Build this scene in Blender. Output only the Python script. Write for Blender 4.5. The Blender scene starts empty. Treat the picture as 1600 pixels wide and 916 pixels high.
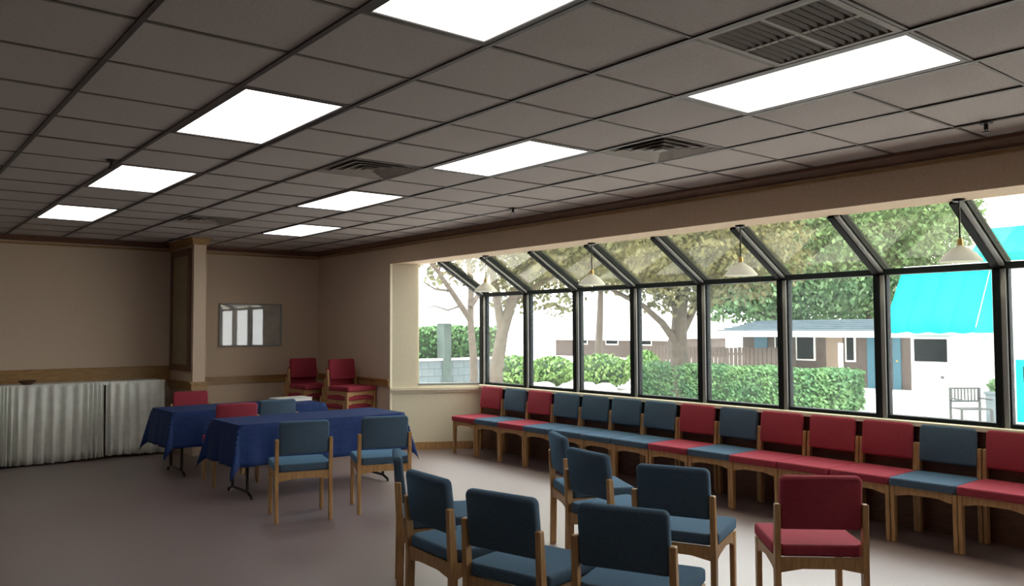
import bpy, bmesh, math, random
from mathutils import Vector, Matrix
random.seed(7)
C = bpy.context.scene.collection
sc = bpy.context.scene

# ------------------------------------------------------------------ camera
FPX, PITCH, YAW, ROLL, CH = 1278.87, 0.0434, 0.678, -0.0043, 1.65
F = Vector((math.sin(YAW)*math.cos(PITCH), math.cos(YAW)*math.cos(PITCH), math.sin(PITCH)))
R = Vector((math.cos(YAW), -math.sin(YAW), 0)); U = R.cross(F)
R, U = R*math.cos(ROLL)+U*math.sin(ROLL), U*math.cos(ROLL)-R*math.sin(ROLL)
cam = bpy.data.cameras.new('camera'); camo = bpy.data.objects.new('camera', cam); C.objects.link(camo)
cam.sensor_width = 36; cam.lens = FPX/1600*36; cam.clip_end = 300; cam.clip_start = 0.05
m = Matrix((R, U, -F)).transposed().to_4x4(); m.translation = (0, 0, CH); camo.matrix_world = m
sc.camera = camo

def ray(x, y): return F*FPX + R*(x-800) + U*(458-y)
def on_x(x, y, X): d = ray(x, y); return d*(X/d.x) + Vector((0, 0, CH))
def on_y(x, y, Y): d = ray(x, y); return d*(Y/d.y) + Vector((0, 0, CH))
def at(x, y, depth): return ray(x, y)*(depth/FPX) + Vector((0, 0, CH))
def in_frame(p, mg=20):
    q = Vector(p)-Vector((0, 0, CH)); d = q.dot(F)
    if d < .2: return False
    x = 800+FPX*q.dot(R)/d; y = 458-FPX*q.dot(U)/d
    return -mg < x < 1600+mg and -mg < y < 916+mg

# ------------------------------------------------------------------ light
w = bpy.data.worlds.new('overcast_sky'); sc.world = w; w.use_nodes = True
bg = w.node_tree.nodes['Background']; bg.inputs[0].default_value = (1.0, .985, .98, 1); bg.inputs[1].default_value = 6.0
sun = bpy.data.lights.new('sun', 'SUN'); sun.energy = 4.0; sun.angle = .03; sun.color = (1, .95, .86)
suno = bpy.data.objects.new('sun', sun); C.objects.link(suno)
suno.rotation_euler = Vector((.40, .20, -.89)).to_track_quat('-Z', 'Y').to_euler()
LAMP = 2.5
sc.view_settings.view_transform = 'Standard'; sc.view_settings.look = 'None'
sc.view_settings.exposure = 0.0; sc.view_settings.gamma = 1.0; sc.view_settings.use_curve_mapping = False

# ------------------------------------------------------------------ materials
M = {}
def mat(name, col, rough=.6, metal=0, spec=.5, noise=None, bump=None, sheen=0, sheen_tint=None, col2=None, stretch=None, emit=None):
    """noise=(scale, detail) mixes col with col2; bump=(scale, strength)"""
    mt = bpy.data.materials.new(name); mt.use_nodes = True; nt = mt.node_tree; N = nt.nodes; L = nt.links
    b = N['Principled BSDF']
    b.inputs['Base Color'].default_value = (*col, 1); b.inputs['Roughness'].default_value = rough
    b.inputs['Metallic'].default_value = metal; b.inputs['Specular IOR Level'].default_value = spec
    if sheen: b.inputs['Sheen Weight'].default_value = sheen; b.inputs['Sheen Roughness'].default_value = .35; b.inputs['Sheen Tint'].default_value = (*(sheen_tint or (1, 1, 1)), 1)
    if emit: b.inputs['Emission Color'].default_value = (*emit[0], 1); b.inputs['Emission Strength'].default_value = emit[1]
    tc = N.new('ShaderNodeTexCoord'); src = tc.outputs['Object']
    if stretch:
        mp = N.new('ShaderNodeMapping'); mp.inputs['Scale'].default_value = stretch; L.new(src, mp.inputs[0]); src = mp.outputs[0]
    if noise:
        n = N.new('ShaderNodeTexNoise'); n.inputs['Scale'].default_value = noise[0]; n.inputs['Detail'].default_value = noise[1]
        L.new(src, n.inputs['Vector'])
        cr = N.new('ShaderNodeValToRGB'); cr.color_ramp.elements[0].position = .35; cr.color_ramp.elements[1].position = .65
        cr.color_ramp.elements[0].color = (*col, 1); cr.color_ramp.elements[1].color = (*(col2 or col), 1)
        L.new(n.outputs['Fac'], cr.inputs[0]); L.new(cr.outputs[0], b.inputs['Base Color'])
    if bump:
        n2 = N.new('ShaderNodeTexNoise'); n2.inputs['Scale'].default_value = bump[0]; n2.inputs['Detail'].default_value = 3
        L.new(src, n2.inputs['Vector'])
        bp = N.new('ShaderNodeBump'); bp.inputs['Strength'].default_value = bump[1]; bp.inputs['Distance'].default_value = .01
        L.new(n2.outputs['Fac'], bp.inputs['Height']); L.new(bp.outputs[0], b.inputs['Normal'])
    M[name] = mt; return mt
mat('carpet', (.14, .092, .088), .40, spec=1.0, noise=(90, 4), col2=(.215, .15, .145), bump=(260, .15), sheen=.12, sheen_tint=(1, .88, .93))
mat('ceiling_tile', (.46, .41, .39), .9, noise=(70, 5), col2=(.52, .47, .445), bump=(180, .35))
mat('grid_dark', (.06, .047, .04), .5)
mat('grid_cross', (.17, .145, .125), .6)
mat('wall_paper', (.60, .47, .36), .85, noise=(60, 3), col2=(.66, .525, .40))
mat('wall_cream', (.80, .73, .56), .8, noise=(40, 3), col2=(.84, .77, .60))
mat('header_paint', (.62, .475, .34), .8, noise=(40, 3), col2=(.68, .52, .375))
mat('wood', (.38, .20, .08), .40, noise=(6, 5), col2=(.52, .31, .135), stretch=(9, 9, 1.2))
mat('wood_trim', (.30, .165, .06), .35, noise=(5, 5), col2=(.40, .235, .09), stretch=(2, 2, 10))
mat('wood_dark', (.115, .048, .026), .38, noise=(5, 5), col2=(.165, .075, .04), stretch=(2, 2, 10))
mat('blue_fabric', (.045, .085, .135), .85, noise=(120, 4), col2=(.065, .115, .175), bump=(500, .3), sheen=.7, sheen_tint=(.18, .48, .85))
mat('red_fabric', (.27, .022, .04), .85, noise=(120, 4), col2=(.35, .032, .058), bump=(500, .3), sheen=.7, sheen_tint=(1, .16, .26))
mat('navy_cloth', (.010, .028, .115), .7, spec=.2, noise=(30, 3), col2=(.014, .038, .15), sheen=.06, sheen_tint=(.4, .55, 1))
mat('skirt_cloth', (.76, .77, .72), .8, noise=(12, 3), col2=(.83, .84, .79))
mat('frame_dark', (.010, .013, .014), .6, spec=.12)
mat('frame_grey', (.30, .31, .31), .5, metal=.2)
mat('metal_dark', (.03, .026, .024), .4, metal=.5)
mat('brass', (.62, .42, .16), .3, metal=.8)
mat('white_enamel', (.85, .85, .82), .35)
mat('lamp_glass', (.88, .88, .85), .3)
mat('bulb', (.9, .9, .85), .3)
mat('diffuser', (.9, .9, .9), .5, emit=((1, .98, .95), LAMP))
mat('vent_metal', (.30, .26, .23), .6)
mat('vent_dark', (.16, .135, .12), .7)
mat('vent_louvre', (.17, .145, .125), .7)
mat('panel_olive', (.30, .24, .15), .6, noise=(5, 3), col2=(.34, .27, .17))
mat('paper_white', (.82, .8, .76), .7)
mat('print_grey', (.42, .40, .36), .6, noise=(4, 3), col2=(.58, .56, .52))
mat('plaster_ext', (.80, .80, .77), .8)
# outdoors
mat('paving', (.62, .60, .56), .85, noise=(1.2, 5), col2=(.72, .70, .66))
mat('leaf_green', (.06, .14, .055), .6, noise=(1.1, 3), col2=(.13, .23, .085))
mat('leaf_hedge', (.075, .19, .075), .6, noise=(1.6, 3), col2=(.15, .29, .105))
mat('leaf_olive', (.085, .095, .04), .65, noise=(.9, 3), col2=(.17, .155, .065))
mat('leaf_shrub', (.14, .27, .07), .6, noise=(1.1, 3), col2=(.24, .38, .11))
mat('bark', (.06, .045, .035), .85, noise=(9, 4), col2=(.10, .08, .06))
mat('hedge_core', (.03, .06, .025), .9)
mat('fence_wood', (.055, .038, .03), .8, noise=(4, 4), col2=(.08, .056, .044))
mat('brown_wall', (.085, .062, .055), .8, noise=(3, 3), col2=(.11, .082, .072))
mat('slate_roof', (.055, .085, .105), .8, noise=(3, 4), col2=(.085, .12, .145))
mat('pale_roof', (.70, .66, .60), .8, noise=(2, 4), col2=(.78, .74, .68))
mat('blue_door', (.04, .14, .20), .5)
mat('door_tan', (.26, .19, .14), .6)
mat('window_dark', (.006, .008, .010), .6, spec=.08)
mat('block_wall', (.125, .16, .175), .85, noise=(5, 4), col2=(.165, .20, .215))
mat('block_pier', (.07, .10, .09), .85, noise=(5, 4), col2=(.09, .12, .11))
mat('iron', (.08, .085, .085), .5, metal=.4)
mat('stone_pale', (.62, .60, .56), .85, noise=(4, 4), col2=(.75, .73, .70))

def glass(name, tint, dust_veil, dust_veil_col, f0=.03):
    mt = bpy.data.materials.new(name); mt.use_nodes = True; nt = mt.node_tree; N = nt.nodes; L = nt.links
    N.remove(N['Principled BSDF']); out = N['Material Output']
    tr = N.new('ShaderNodeBsdfTransparent'); tr.inputs[0].default_value = (*tint, 1)
    gl = N.new('ShaderNodeBsdfGlossy'); gl.inputs['Roughness'].default_value = .02
    lw = N.new('ShaderNodeLayerWeight'); lw.inputs['Blend'].default_value = .5      # Schlick reflectance
    pw = N.new('ShaderNodeMath'); pw.operation = 'POWER'; pw.inputs[1].default_value = 5; L.new(lw.outputs['Facing'], pw.inputs[0])
    fr = N.new('ShaderNodeMath'); fr.operation = 'MULTIPLY_ADD'; fr.inputs[1].default_value = 1-f0; fr.inputs[2].default_value = f0; L.new(pw.outputs[0], fr.inputs[0])
    mx = N.new('ShaderNodeMixShader'); L.new(fr.outputs[0], mx.inputs[0]); L.new(tr.outputs[0], mx.inputs[1]); L.new(gl.outputs[0], mx.inputs[2])
    du = N.new('ShaderNodeBsdfTranslucent'); du.inputs[0].default_value = (*dust_veil_col, 1)  # translucent share: painted haze veil on clear panes, dirt on roof panes
    m2 = N.new('ShaderNodeMixShader')
    tc = N.new('ShaderNodeTexCoord'); ns = N.new('ShaderNodeTexNoise'); ns.inputs['Scale'].default_value = 3; ns.inputs['Detail'].default_value = 6
    L.new(tc.outputs['Object'], ns.inputs['Vector'])
    mr = N.new('ShaderNodeMapRange'); mr.inputs[1].default_value = .3; mr.inputs[2].default_value = .7; mr.inputs[3].default_value = dust_veil*.6; mr.inputs[4].default_value = dust_veil*1.4
    L.new(ns.outputs['Fac'], mr.inputs[0]); L.new(mr.outputs[0], m2.inputs[0])
    L.new(mx.outputs[0], m2.inputs[1]); L.new(du.outputs[0], m2.inputs[2]); L.new(m2.outputs[0], out.inputs[0])
    M[name] = mt
M['carpet'].node_tree.nodes['Principled BSDF'].inputs['IOR'].default_value = 2.3
glass('glass_clear', (.965, .99, .985), .009, (.8, .95, .95))
glass('glass_roof', (.80, .81, .72), .022, (.55, .54, .42))
glass('glass_picture', (.97, .97, .97), .0, (.5, .5, .5), .08)

def translucent(name, col, f):
    mt = bpy.data.materials.new(name); mt.use_nodes = True; N = mt.node_tree.nodes; L = mt.node_tree.links
    b = N['Principled BSDF']; b.inputs['Base Color'].default_value = (*col, 1); b.inputs['Roughness'].default_value = .7; b.inputs['Specular IOR Level'].default_value = .15
    tl = N.new('ShaderNodeBsdfTranslucent'); tl.inputs[0].default_value = (*col, 1); mx = N.new('ShaderNodeMixShader'); mx.inputs[0].default_value = f
    L.new(b.outputs[0], mx.inputs[1]); L.new(tl.outputs[0], mx.inputs[2]); L.new(mx.outputs[0], N['Material Output'].inputs[0]); M[name] = mt
translucent('shade_glass', (.9, .9, .86), .5)
translucent('turquoise', (.0, .50, .52), .25)
def glossy_print():
    mt = mat('picture_glass', (.36, .34, .30), .08, spec=.9, noise=(5, 3), col2=(.50, .48, .44))
glossy_print()

# ------------------------------------------------------------------ mesh helpers
def add_box(bm, lo, hi, mtx=None):
    x0, y0, z0 = lo; x1, y1, z1 = hi
    vs = [bm.verts.new(p) for p in ((x0,y0,z0),(x1,y0,z0),(x1,y1,z0),(x0,y1,z0),(x0,y0,z1),(x1,y0,z1),(x1,y1,z1),(x0,y1,z1))]
    if mtx:
        for v in vs: v.co = mtx @ v.co
    for f in ((0,3,2,1),(4,5,6,7),(0,1,5,4),(1,2,6,5),(2,3,7,6),(3,0,4,7)): bm.faces.new([vs[i] for i in f])
    return vs
def add_prism(bm, poly, axis, a, b):
    """poly: 2-D outline; axis: extrusion axis index; a,b: extents"""
    def p(u, v, t):
        c = [u, v]; c.insert(axis, t); return c
    A = [bm.verts.new(p(u, v, a)) for u, v in poly]; B = [bm.verts.new(p(u, v, b)) for u, v in poly]
    n = len(poly); bm.faces.new(A); bm.faces.new(B[::-1])
    for i in range(n): bm.faces.new((A[i], B[i], B[(i+1) % n], A[(i+1) % n]))
def add_tube(bm, pts, rad, seg=8):
    rings = []; n = len(pts); pts = [Vector(p) for p in pts]
    if not hasattr(rad, '__len__'): rad = [rad]*n
    for i, p in enumerate(pts):
        t = (pts[min(i+1, n-1)]-pts[max(i-1, 0)]).normalized()
        a = t.orthogonal().normalized() if abs(t.z) < .9 else t.cross(Vector((0, 1, 0))).normalized()
        if i and rings: 
            a = prev - t*prev.dot(t); a.normalize()
        prev = a; b = t.cross(a)
        rings.append([bm.verts.new(p + (a*math.cos(2*math.pi*k/seg)+b*math.sin(2*math.pi*k/seg))*rad[i]) for k in range(seg)])
    for i in range(n-1):
        for k in range(seg): bm.faces.new((rings[i][k], rings[i][(k+1) % seg], rings[i+1][(k+1) % seg], rings[i+1][k]))
    bm.faces.new(rings[0][::-1]); bm.faces.new(rings[-1])
def add_lathe(bm, prof, seg=24, cap=False):
    rings = [[bm.verts.new((r*math.cos(2*math.pi*k/seg), r*math.sin(2*math.pi*k/seg), z)) for k in range(seg)] for r, z in prof]
    for i in range(len(prof)-1):
        for k in range(seg): bm.faces.new((rings[i][k], rings[i][(k+1) % seg], rings[i+1][(k+1) % seg], rings[i+1][k]))
    if cap: bm.faces.new(rings[0][::-1]); bm.faces.new(rings[-1])
def bevel(bm, off, seg=1):
    bmesh.ops.bevel(bm, geom=bm.edges[:], offset=off, segments=seg, affect='EDGES', profile=.6)
def mesh(name, bm, material, smooth=False, recalc=True):
    if recalc: bmesh.ops.recalc_face_normals(bm, faces=bm.faces[:])
    me = bpy.data.meshes.new(name); bm.to_mesh(me); bm.free()
    me.materials.append(M[material] if isinstance(material, str) else material)
    if smooth:
        me.polygons.foreach_set('use_smooth', [True]*len(me.polygons)); me.set_sharp_from_angle(angle=math.radians(50))
    return me
def obj(name, bm, material, parent=None, smooth=False, loc=None, recalc=True):
    me = bm if isinstance(bm, bpy.types.Mesh) else mesh(name, bm, material, smooth, recalc)
    o = bpy.data.objects.new(name, me); C.objects.link(o)
    if parent: o.parent = parent
    if loc is not None: o.location = loc
    return o
def box(name, lo, hi, material, parent=None, bev=0):
    bm = bmesh.new(); add_box(bm, lo, hi)
    if bev: bevel(bm, bev)
    return obj(name, bm, material, parent)
def tag(o, label, cat, group=None, kind=None):
    o['label'] = label; o['category'] = cat
    if group: o['group'] = group
    if kind: o['kind'] = kind
    return o
def thing(name, label, cat, loc=(0, 0, 0), rz=0, group=None):
    o = bpy.data.objects.new(name, None); C.objects.link(o); o.location = loc; o.rotation_euler = (0, 0, rz)
    o.empty_display_size = .1
    return tag(o, label, cat, group)
def struct(o, label=None):
    o['kind'] = 'structure'
    if label: o['label'] = label
    return o
def copy_tree(o, parent=None):
    c = o.copy(); C.objects.link(c); c.parent = parent
    for ch in list(o.children): copy_tree(ch, c)
    return c

# ------------------------------------------------------------------ room dimensions
CEIL = 2.87; XW = 5.75; XSOF = 6.14; XG = 6.85; SOF = 2.545; HEAD = 2.12; SILL = .88
YF = 12.05; YB = -4.0; XL = -5.0; YE0, YE1 = 9.80, 9.15; YS = -1.25
MY = [9.12-.941*i for i in range(12)]          # mullion positions
YEND = MY[-1]
ROOF = 3.35

# floor and shell
bm = bmesh.new()
add_prism(bm, [(XL-.2, YB-.2), (XW, YB-.2), (XW, YEND-.2), (7.05, YEND-.2), (7.05, YE1+.02), (XW, YE0+.15), (XW, YF+.2), (XL-.2, YF+.2)], 2, -.2, 0)
struct(obj('floor', bm, 'carpet'), 'mauve brown carpet over the whole room')
struct(box('wall_left', (XL-.2, YB-.2, 0), (XL, YF+.2, CEIL), 'wall_paper'))
struct(box('wall_back', (XL, YB-.2, 0), (XW+.2, YB, CEIL), 'wall_paper'))
struct(box('wall_far', (XL, YF, 0), (XW+.2, YF+.2, CEIL), 'wall_paper'), 'tan papered far wall of the room')
bm = bmesh.new()
add_box(bm, (XW, YE0, 0), (XW+.2, YF, CEIL)); add_box(bm, (XW, YB, 0), (XW+.2, YEND-.1, CEIL))
struct(obj('wall_window', bm, 'wall_paper'), 'tan wall beside the glazed bay')
struct(box('wall_header', (XW, YEND-.1, SOF), (XSOF, YE0, CEIL), 'header_paint'), 'tan header beam above the glazed bay')
struct(box('roof', (XL-.2, YB-.2, CEIL+.12), (XSOF, YF+.2, ROOF), 'plaster_ext'))  # unseen slab, height set to block the sun from the bay glazing
struct(box('roof_fascia', (XW+.2, YF-.0, CEIL), (XSOF, YE0-14, CEIL+.12), 'plaster_ext'))

# splayed end wall of the bay: from (XW,YE0) to (XG,YE1)
EV = Vector((XG-XW, YE1-YE0, 0)); EL = EV.length; EA = math.atan2(EV.y, EV.x)
EM = Matrix.Translation((XW, YE0, 0)) @ Matrix.Rotation(EA, 4, 'Z')     # local x along wall, +y outward
TG = .29*EL
xs = (XSOF-XW)/EV.x*EL
bm = bmesh.new()
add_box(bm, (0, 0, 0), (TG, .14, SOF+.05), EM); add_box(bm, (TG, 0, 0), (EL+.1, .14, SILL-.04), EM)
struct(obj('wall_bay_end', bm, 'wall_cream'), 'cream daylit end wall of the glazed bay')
bm = bmesh.new(); add_box(bm, (-.0, -.045, .81), (EL, 0, .845), EM); add_box(bm, (0, -.02, .775), (EL, 0, .81), EM)
struct(obj('trim_1', bm, 'wall_cream'), 'cream ledge under the bay end window')
bm = bmesh.new(); add_box(bm, (0, -.018, 0), (EL, 0, .10), EM)
struct(obj('baseboard_bay', bm, 'wood'))
# knee wall below the front glazing, sill board
struct(box('wall_knee', (XG-.03, YEND-.1, 0), (XG+.16, YE1+.0, SILL-.04), 'wood_dark'))
struct(box('trim_2', (XG-.10, YEND-.1, SILL-.04), (XG+.18, YE1-.02, SILL), 'wall_cream', bev=.006), 'pale sill board along the bay windows')
struct(box('wall_bay_near', (XW+.2, YEND-.2, 0), (XG+.16, YEND-.1, SOF), 'wall_cream'))

# crown mouldings (wood) and chair rails
def crown_profile(s=1): return [(0, 0), (.014, 0), (.018, .014), (.034, .032), (.055, .05), (.062, .07), (0, .07)]
def crown(name, axis, a, b, wall, sgn, mt='wood_dark', z=CEIL-.07):
    poly = crown_profile()
    bm = bmesh.new()
    if axis == 1: add_prism(bm, [(wall-u, z+v) for u, v in poly], 1, a, b)      # runs along y, wall at x
    else:
        n0 = len(bm.verts); add_prism(bm, [(wall+sgn*u, z+v) for u, v in poly], 0, a, b)
    return struct(obj(name, bm, mt))
crown('trim_3', 1, YB, YF, XW, 1)
crown('trim_4', 0, XL, 3.50, YF, -1)
crown('trim_5', 0, 3.66, XW, YF, -1)
struct(box('trim_6', (XW-.02, YB, CEIL-.105), (XW, YF, CEIL-.085), 'wood_trim'))
struct(box('trim_7', (XL, YF-.022, CEIL-.115), (3.5, YF, CEIL-.085), 'wood_trim'))
struct(box('trim_8', (3.66, YF-.022, CEIL-.115), (XW, YF, CEIL-.085), 'wood_trim'))
# rails
struct(box('trim_9', (XL, YF-.03, .96), (3.50, YF, 1.15), 'wood_trim', bev=.006), 'wide wooden board on the wall above the skirted counter')
bm = bmesh.new(); add_box(bm, (3.66, YF-.03, .86), (XW, YF, .95)); add_box(bm, (3.66, YF-.05, .945), (XW, YF, .965))
struct(obj('trim_10', bm, 'wood_trim'), 'wooden chair rail in the alcove')
bm = bmesh.new(); add_box(bm, (XW-.03, YE0, .86), (XW, YF-.05, .95)); add_box(bm, (XW-.05, YE0, .945), (XW, YF-.05, .965))
struct(obj('trim_11', bm, 'wood_trim'))
struct(box('baseboard_far', (XL, YF-.018, 0), (XW, YF, .10), 'wood'))
struct(box('baseboard_window', (XW-.018, YE0, 0), (XW, YF, .10), 'wood'))
struct(box('trim_12', (XW-.012, YE0-.012, 0), (XW+.03, YE0+.01, SOF), 'wall_cream'))

# partition pier with a framed panel
pier = struct(box('wall_pier', (3.50, 11.05, 0), (3.66, YF, CEIL), 'wall_paper'), 'short partition wall end jutting from the far wall')
bm = bmesh.new(); add_box(bm, (3.47, 11.02, CEIL-.09), (3.69, YF, CEIL-.02)); add_box(bm, (3.45, 11.0, CEIL-.03), (3.71, YF, CEIL))
obj('capital', bm, 'wood_trim', pier)
bm = bmesh.new(); add_box(bm, (3.475, 11.02, .86), (3.685, YF, .95)); add_box(bm, (3.455, 11.0, .945), (3.705, YF, .965))
obj('rail', bm, 'wood_trim', pier)
pn = thing('pin_board', 'olive board in a dark wood frame on the side of the partition wall', 'board', (3.5, 11.55, 1.1))
box('board', (-.02, -.34, .06), (-.008, .34, 1.58), 'panel_olive', pn)
for (a, b, c, d) in ((-.42, -.33, 0, 1.64), (.33, .42, 0, 1.64), (-.33, .33, 0, .09), (-.33, .33, 1.55, 1.64)):
    box('frame_rail', (-.035, a, c), (0, b, d), 'wood_dark', pn, bev=.006)

# ------------------------------------------------------------------ ceiling
GX0, PX, GY0, PY = 1.48, .625, 1.557, .61
ceil = struct(box('ceiling', (XL, YB, CEIL+.03), (XW, YF, CEIL+.12), 'grid_dark'), 'dropped ceiling of grey tiles in a dark grid')
LIGHTS = [(0, 0), (0, 4), (0, 8), (0, 12), (3, 0), (3, 4), (3, 8), (4, 12)]
VENTS = {(4, 3): 'square ceiling air diffuser near the header beam', (2, 6): 'square ceiling air diffuser between the two rows of ceiling lights',
         (2, 0): 'dark square return air grille beside the nearest right light', (2, 12): 'small far ceiling air diffuser above the partition wall'}
lcell = set((k, n+j) for k, n in LIGHTS for j in (0, 1))
tm = None; stuff = bmesh.new(); nt_ = 0; short = {}
k0 = int(math.floor((XL-GX0)/PX)); k1 = int(math.ceil((XW-GX0)/PX)); n0 = int(math.floor((YB-GY0)/PY)); n1 = int(math.ceil((YF-GY0)/PY))
def tile_mesh(wx, wy):
    bm = bmesh.new(); add_box(bm, (0, 0, 0), (wx, wy, .03)); bevel(bm, .004); return mesh('tile', bm, 'ceiling_tile')
for k in range(k0, k1):
    for n in range(n0, n1):
        if (k, n) in lcell or (k, n) in VENTS: continue
        x0, x1 = max(GX0+k*PX, XL)+.008, min(GX0+(k+1)*PX, XW)-.008; y0, y1 = max(GY0+n*PY, YB)+.008, min(GY0+(n+1)*PY, YF)-.008
        if x1-x0 < .05 or y1-y0 < .05: continue
        if any(in_frame((x, y, CEIL), 0) for x in (x0, (x0+x1)/2, x1) for y in (y0, y1)):
            key = (round(x1-x0, 3), round(y1-y0, 3))
            if key not in short: short[key] = tile_mesh(x1-x0, y1-y0)
            o = obj('tile', short[key], None, ceil, loc=(x0, y0, CEIL+.001+random.uniform(0, .004))); nt_ += 1
        else: add_box(stuff, (x0, y0, CEIL+.002), (x1, y1, CEIL+.03))
print('tiles', nt_)
o = obj('tile_field', stuff, 'ceiling_tile', ceil); o['kind'] = 'stuff'
def runs(lo, hi, cuts):
    out = []; c = lo
    for a, b in sorted(cuts):
        if a > c: out.append((c, a))
        c = max(c, b)
    if c < hi: out.append((c, hi))
    return out
for k in range(k0+1, k1):
    box('grid_bar', (GX0+k*PX-.013, YB, CEIL-.006), (GX0+k*PX+.013, YF-.02, CEIL+.03), 'grid_dark', ceil)
for n in range(n0+1, n1):
    cuts = [(GX0+k*PX+.012, GX0+(k+1)*PX-.012) for k, m_ in LIGHTS if m_+1 == n]
    for a, b in runs(XL, XW-.02, cuts):
        box('cross_bar', (a, GY0+n*PY-.008, CEIL-.003), (b, GY0+n*PY+.008, CEIL+.03), 'grid_cross', ceil)

def light_panel(k, n, label):
    t = thing('ceiling_light', label, 'ceiling light', (GX0+k*PX+PX/2, GY0+n*PY+PY, CEIL), 0, 'recessed fluorescent ceiling lights')
    hx, hy = PX/2-.012, PY-.010
    bm = bmesh.new()
    for lo, hi in (((-hx, -hy), (-hx+.03, hy)), ((hx-.03, -hy), (hx, hy)), ((-hx+.03, -hy), (hx-.03, -hy+.022)), ((-hx+.03, hy-.022), (hx-.03, hy))):
        add_box(bm, (lo[0], lo[1], -.004), (hi[0], hi[1], .03))
    obj('frame', bm, 'grid_dark', t)
    box('diffuser', (-hx+.03, -hy+.022, .002), (hx-.03, hy-.022, .012), 'diffuser', t)
LL = ['nearest of the left ceiling lights, cut by the top of the picture', 'second nearest white fluorescent panel in the left row of ceiling lights',
      'third white fluorescent panel along the left row of ceiling lights', 'farthest white fluorescent panel in the left row, above the skirted counter',
      'nearest long white fluorescent panel at the right, beside the dark air grille', 'second long white fluorescent panel in the right row of ceiling lights',
      'third white fluorescent panel in the right row of ceiling lights', 'farthest right fluorescent panel, set out of line towards the windows']
for (k, n), lb in zip(LIGHTS, LL): light_panel(k, n, lb)
for (k, n), lb in VENTS.items():
    t = thing('ceiling_vent', lb, 'vent', (GX0+k*PX+PX/2, GY0+n*PY+PY/2, CEIL), 0, 'ceiling air vents')
    hx, hy = PX/2-.014, PY/2-.012
    box('backing', (-hx, -hy, .012), (hx, hy, .03), 'vent_dark', t)
    if n == 0:
        for a, b, c, d in ((-hx, -hy, hx, -hy+.03), (-hx, hy-.03, hx, hy), (-hx, -hy+.03, -hx+.03, hy-.03), (hx-.03, -hy+.03, hx, hy-.03)):
            box('frame_bar', (a, b, -.004), (c, d, .012), 'vent_metal', t)
        box('divider', (-.012, -hy+.03, -.002), (.012, hy-.03, .012), 'vent_metal', t)
        box('divider', (-hx+.03, -.01, -.003), (hx-.03, .01, .012), 'vent_metal', t)
        for i in range(14):
            y = -hy+.05+i*(2*hy-.1)/13
            bm = bmesh.new(); add_box(bm, (-hx+.03, -.002, -.008), (hx-.03, .002, .010), Matrix.Translation((0, y, .003)) @ Matrix.Rotation(.7, 4, 'X')); obj('louvre', bm, 'vent_louvre', t)
    else:
        for j, s in enumerate((1, .76, .52, .28)):
            bm = bmesh.new(); a0, a1 = hx*s, hx*(s-.13); b0, b1 = hy*s, hy*(s-.13); z0, z1 = -.004, .009
            A = [bm.verts.new((sx*a0, sy*b0, z0)) for sx, sy in ((-1,-1),(1,-1),(1,1),(-1,1))]; B = [bm.verts.new((sx*a1, sy*b1, z1)) for sx, sy in ((-1,-1),(1,-1),(1,1),(-1,1))]
            A2 = [bm.verts.new(v.co+Vector((0, 0, .004))) for v in A]; B2 = [bm.verts.new(v.co+Vector((0, 0, .004))) for v in B]
            for i in range(4):
                q = (i+1) % 4
                bm.faces.new((A[i], A[q], B[q], B[i])); bm.faces.new((A2[i], B2[i], B2[q], A2[q])); bm.faces.new((A[i], A2[i], A2[q], A[q])); bm.faces.new((B[i], B[q], B2[q], B2[i]))
            obj('ring', bm, 'vent_metal', t)
        box('centre_plate', (-hx*.13, -hy*.13, -.006), (hx*.13, hy*.13, 0), 'vent_metal', t)
def sprinkler(x, y, label):
    t = thing('sprinkler', label, 'sprinkler', (x, y, CEIL), 0, 'ceiling sprinkler heads')
    for nm, pr in (('escutcheon', [(.001, 0), (.042, -.002), (.036, -.012), (.018, -.016), (.001, -.016)]), ('body', [(.001, -.016), (.012, -.016), (.012, -.045), (.001, -.045)]), ('deflector', [(.001, -.062), (.024, -.062), (.024, -.066), (.001, -.066)])):
        bm = bmesh.new(); add_lathe(bm, pr, 12); obj(nm, bm, 'metal_dark', t)
    bm = bmesh.new()
    for s in (-1, 1): add_tube(bm, [(s*.010, 0, -.042), (s*.018, 0, -.052), (s*.004, 0, -.064)], .003, 6)
    obj('yoke', bm, 'metal_dark', t)
sprinkler(1.42, 6.33, 'dark sprinkler head beside the third left ceiling light')
sprinkler(5.18, 6.41, 'dark sprinkler head near the crown moulding at mid room')
sprinkler(5.24, 1.99, 'dark sprinkler head near the crown moulding at the far right')

# ------------------------------------------------------------------ glazed bay
wf = bpy.data.objects.new('window_1', None); C.objects.link(wf); struct(wf, 'front glazing of the bay in dark frames')
wr = bpy.data.objects.new('window_2', None); C.objects.link(wr); struct(wr, 'sloping roof glazing of the bay in dark frames')
we = bpy.data.objects.new('window_3', None); C.objects.link(we); struct(we, 'end window of the bay')
# mullion: dark bar with a grey strip that paints its daylit side face
for i, y in enumerate(MY):
    wd = .042 if i else .055
    box('mullion', (XG-.05, y-.014, SILL), (XG+.05, y+wd, HEAD-.03), 'frame_dark', wf, bev=.004)
    box('mullion_lit_side', (XG-.040, y-.050, SILL), (XG+.05, y-.014, HEAD-.03), 'frame_grey', wf)
    box('glazing_bead', (XG-.02, y-.064, SILL), (XG+.04, y-.050, HEAD-.03), 'frame_dark', wf)
for i in range(len(MY)-1):
    a, b = MY[i+1]+.042, MY[i]-.064
    box('pane', (XG-.003, a, SILL+.03), (XG+.003, b, HEAD-.03), 'glass_clear', wf)
    box('bottom_rail', (XG-.04, a, SILL), (XG+.05, b, SILL+.032), 'frame_dark', wf)
    box('head_rail', (XG-.05, a-.04, HEAD-.03), (XG+.06, b+.06, HEAD+.022), 'frame_dark', wf, bev=.004)
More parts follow.
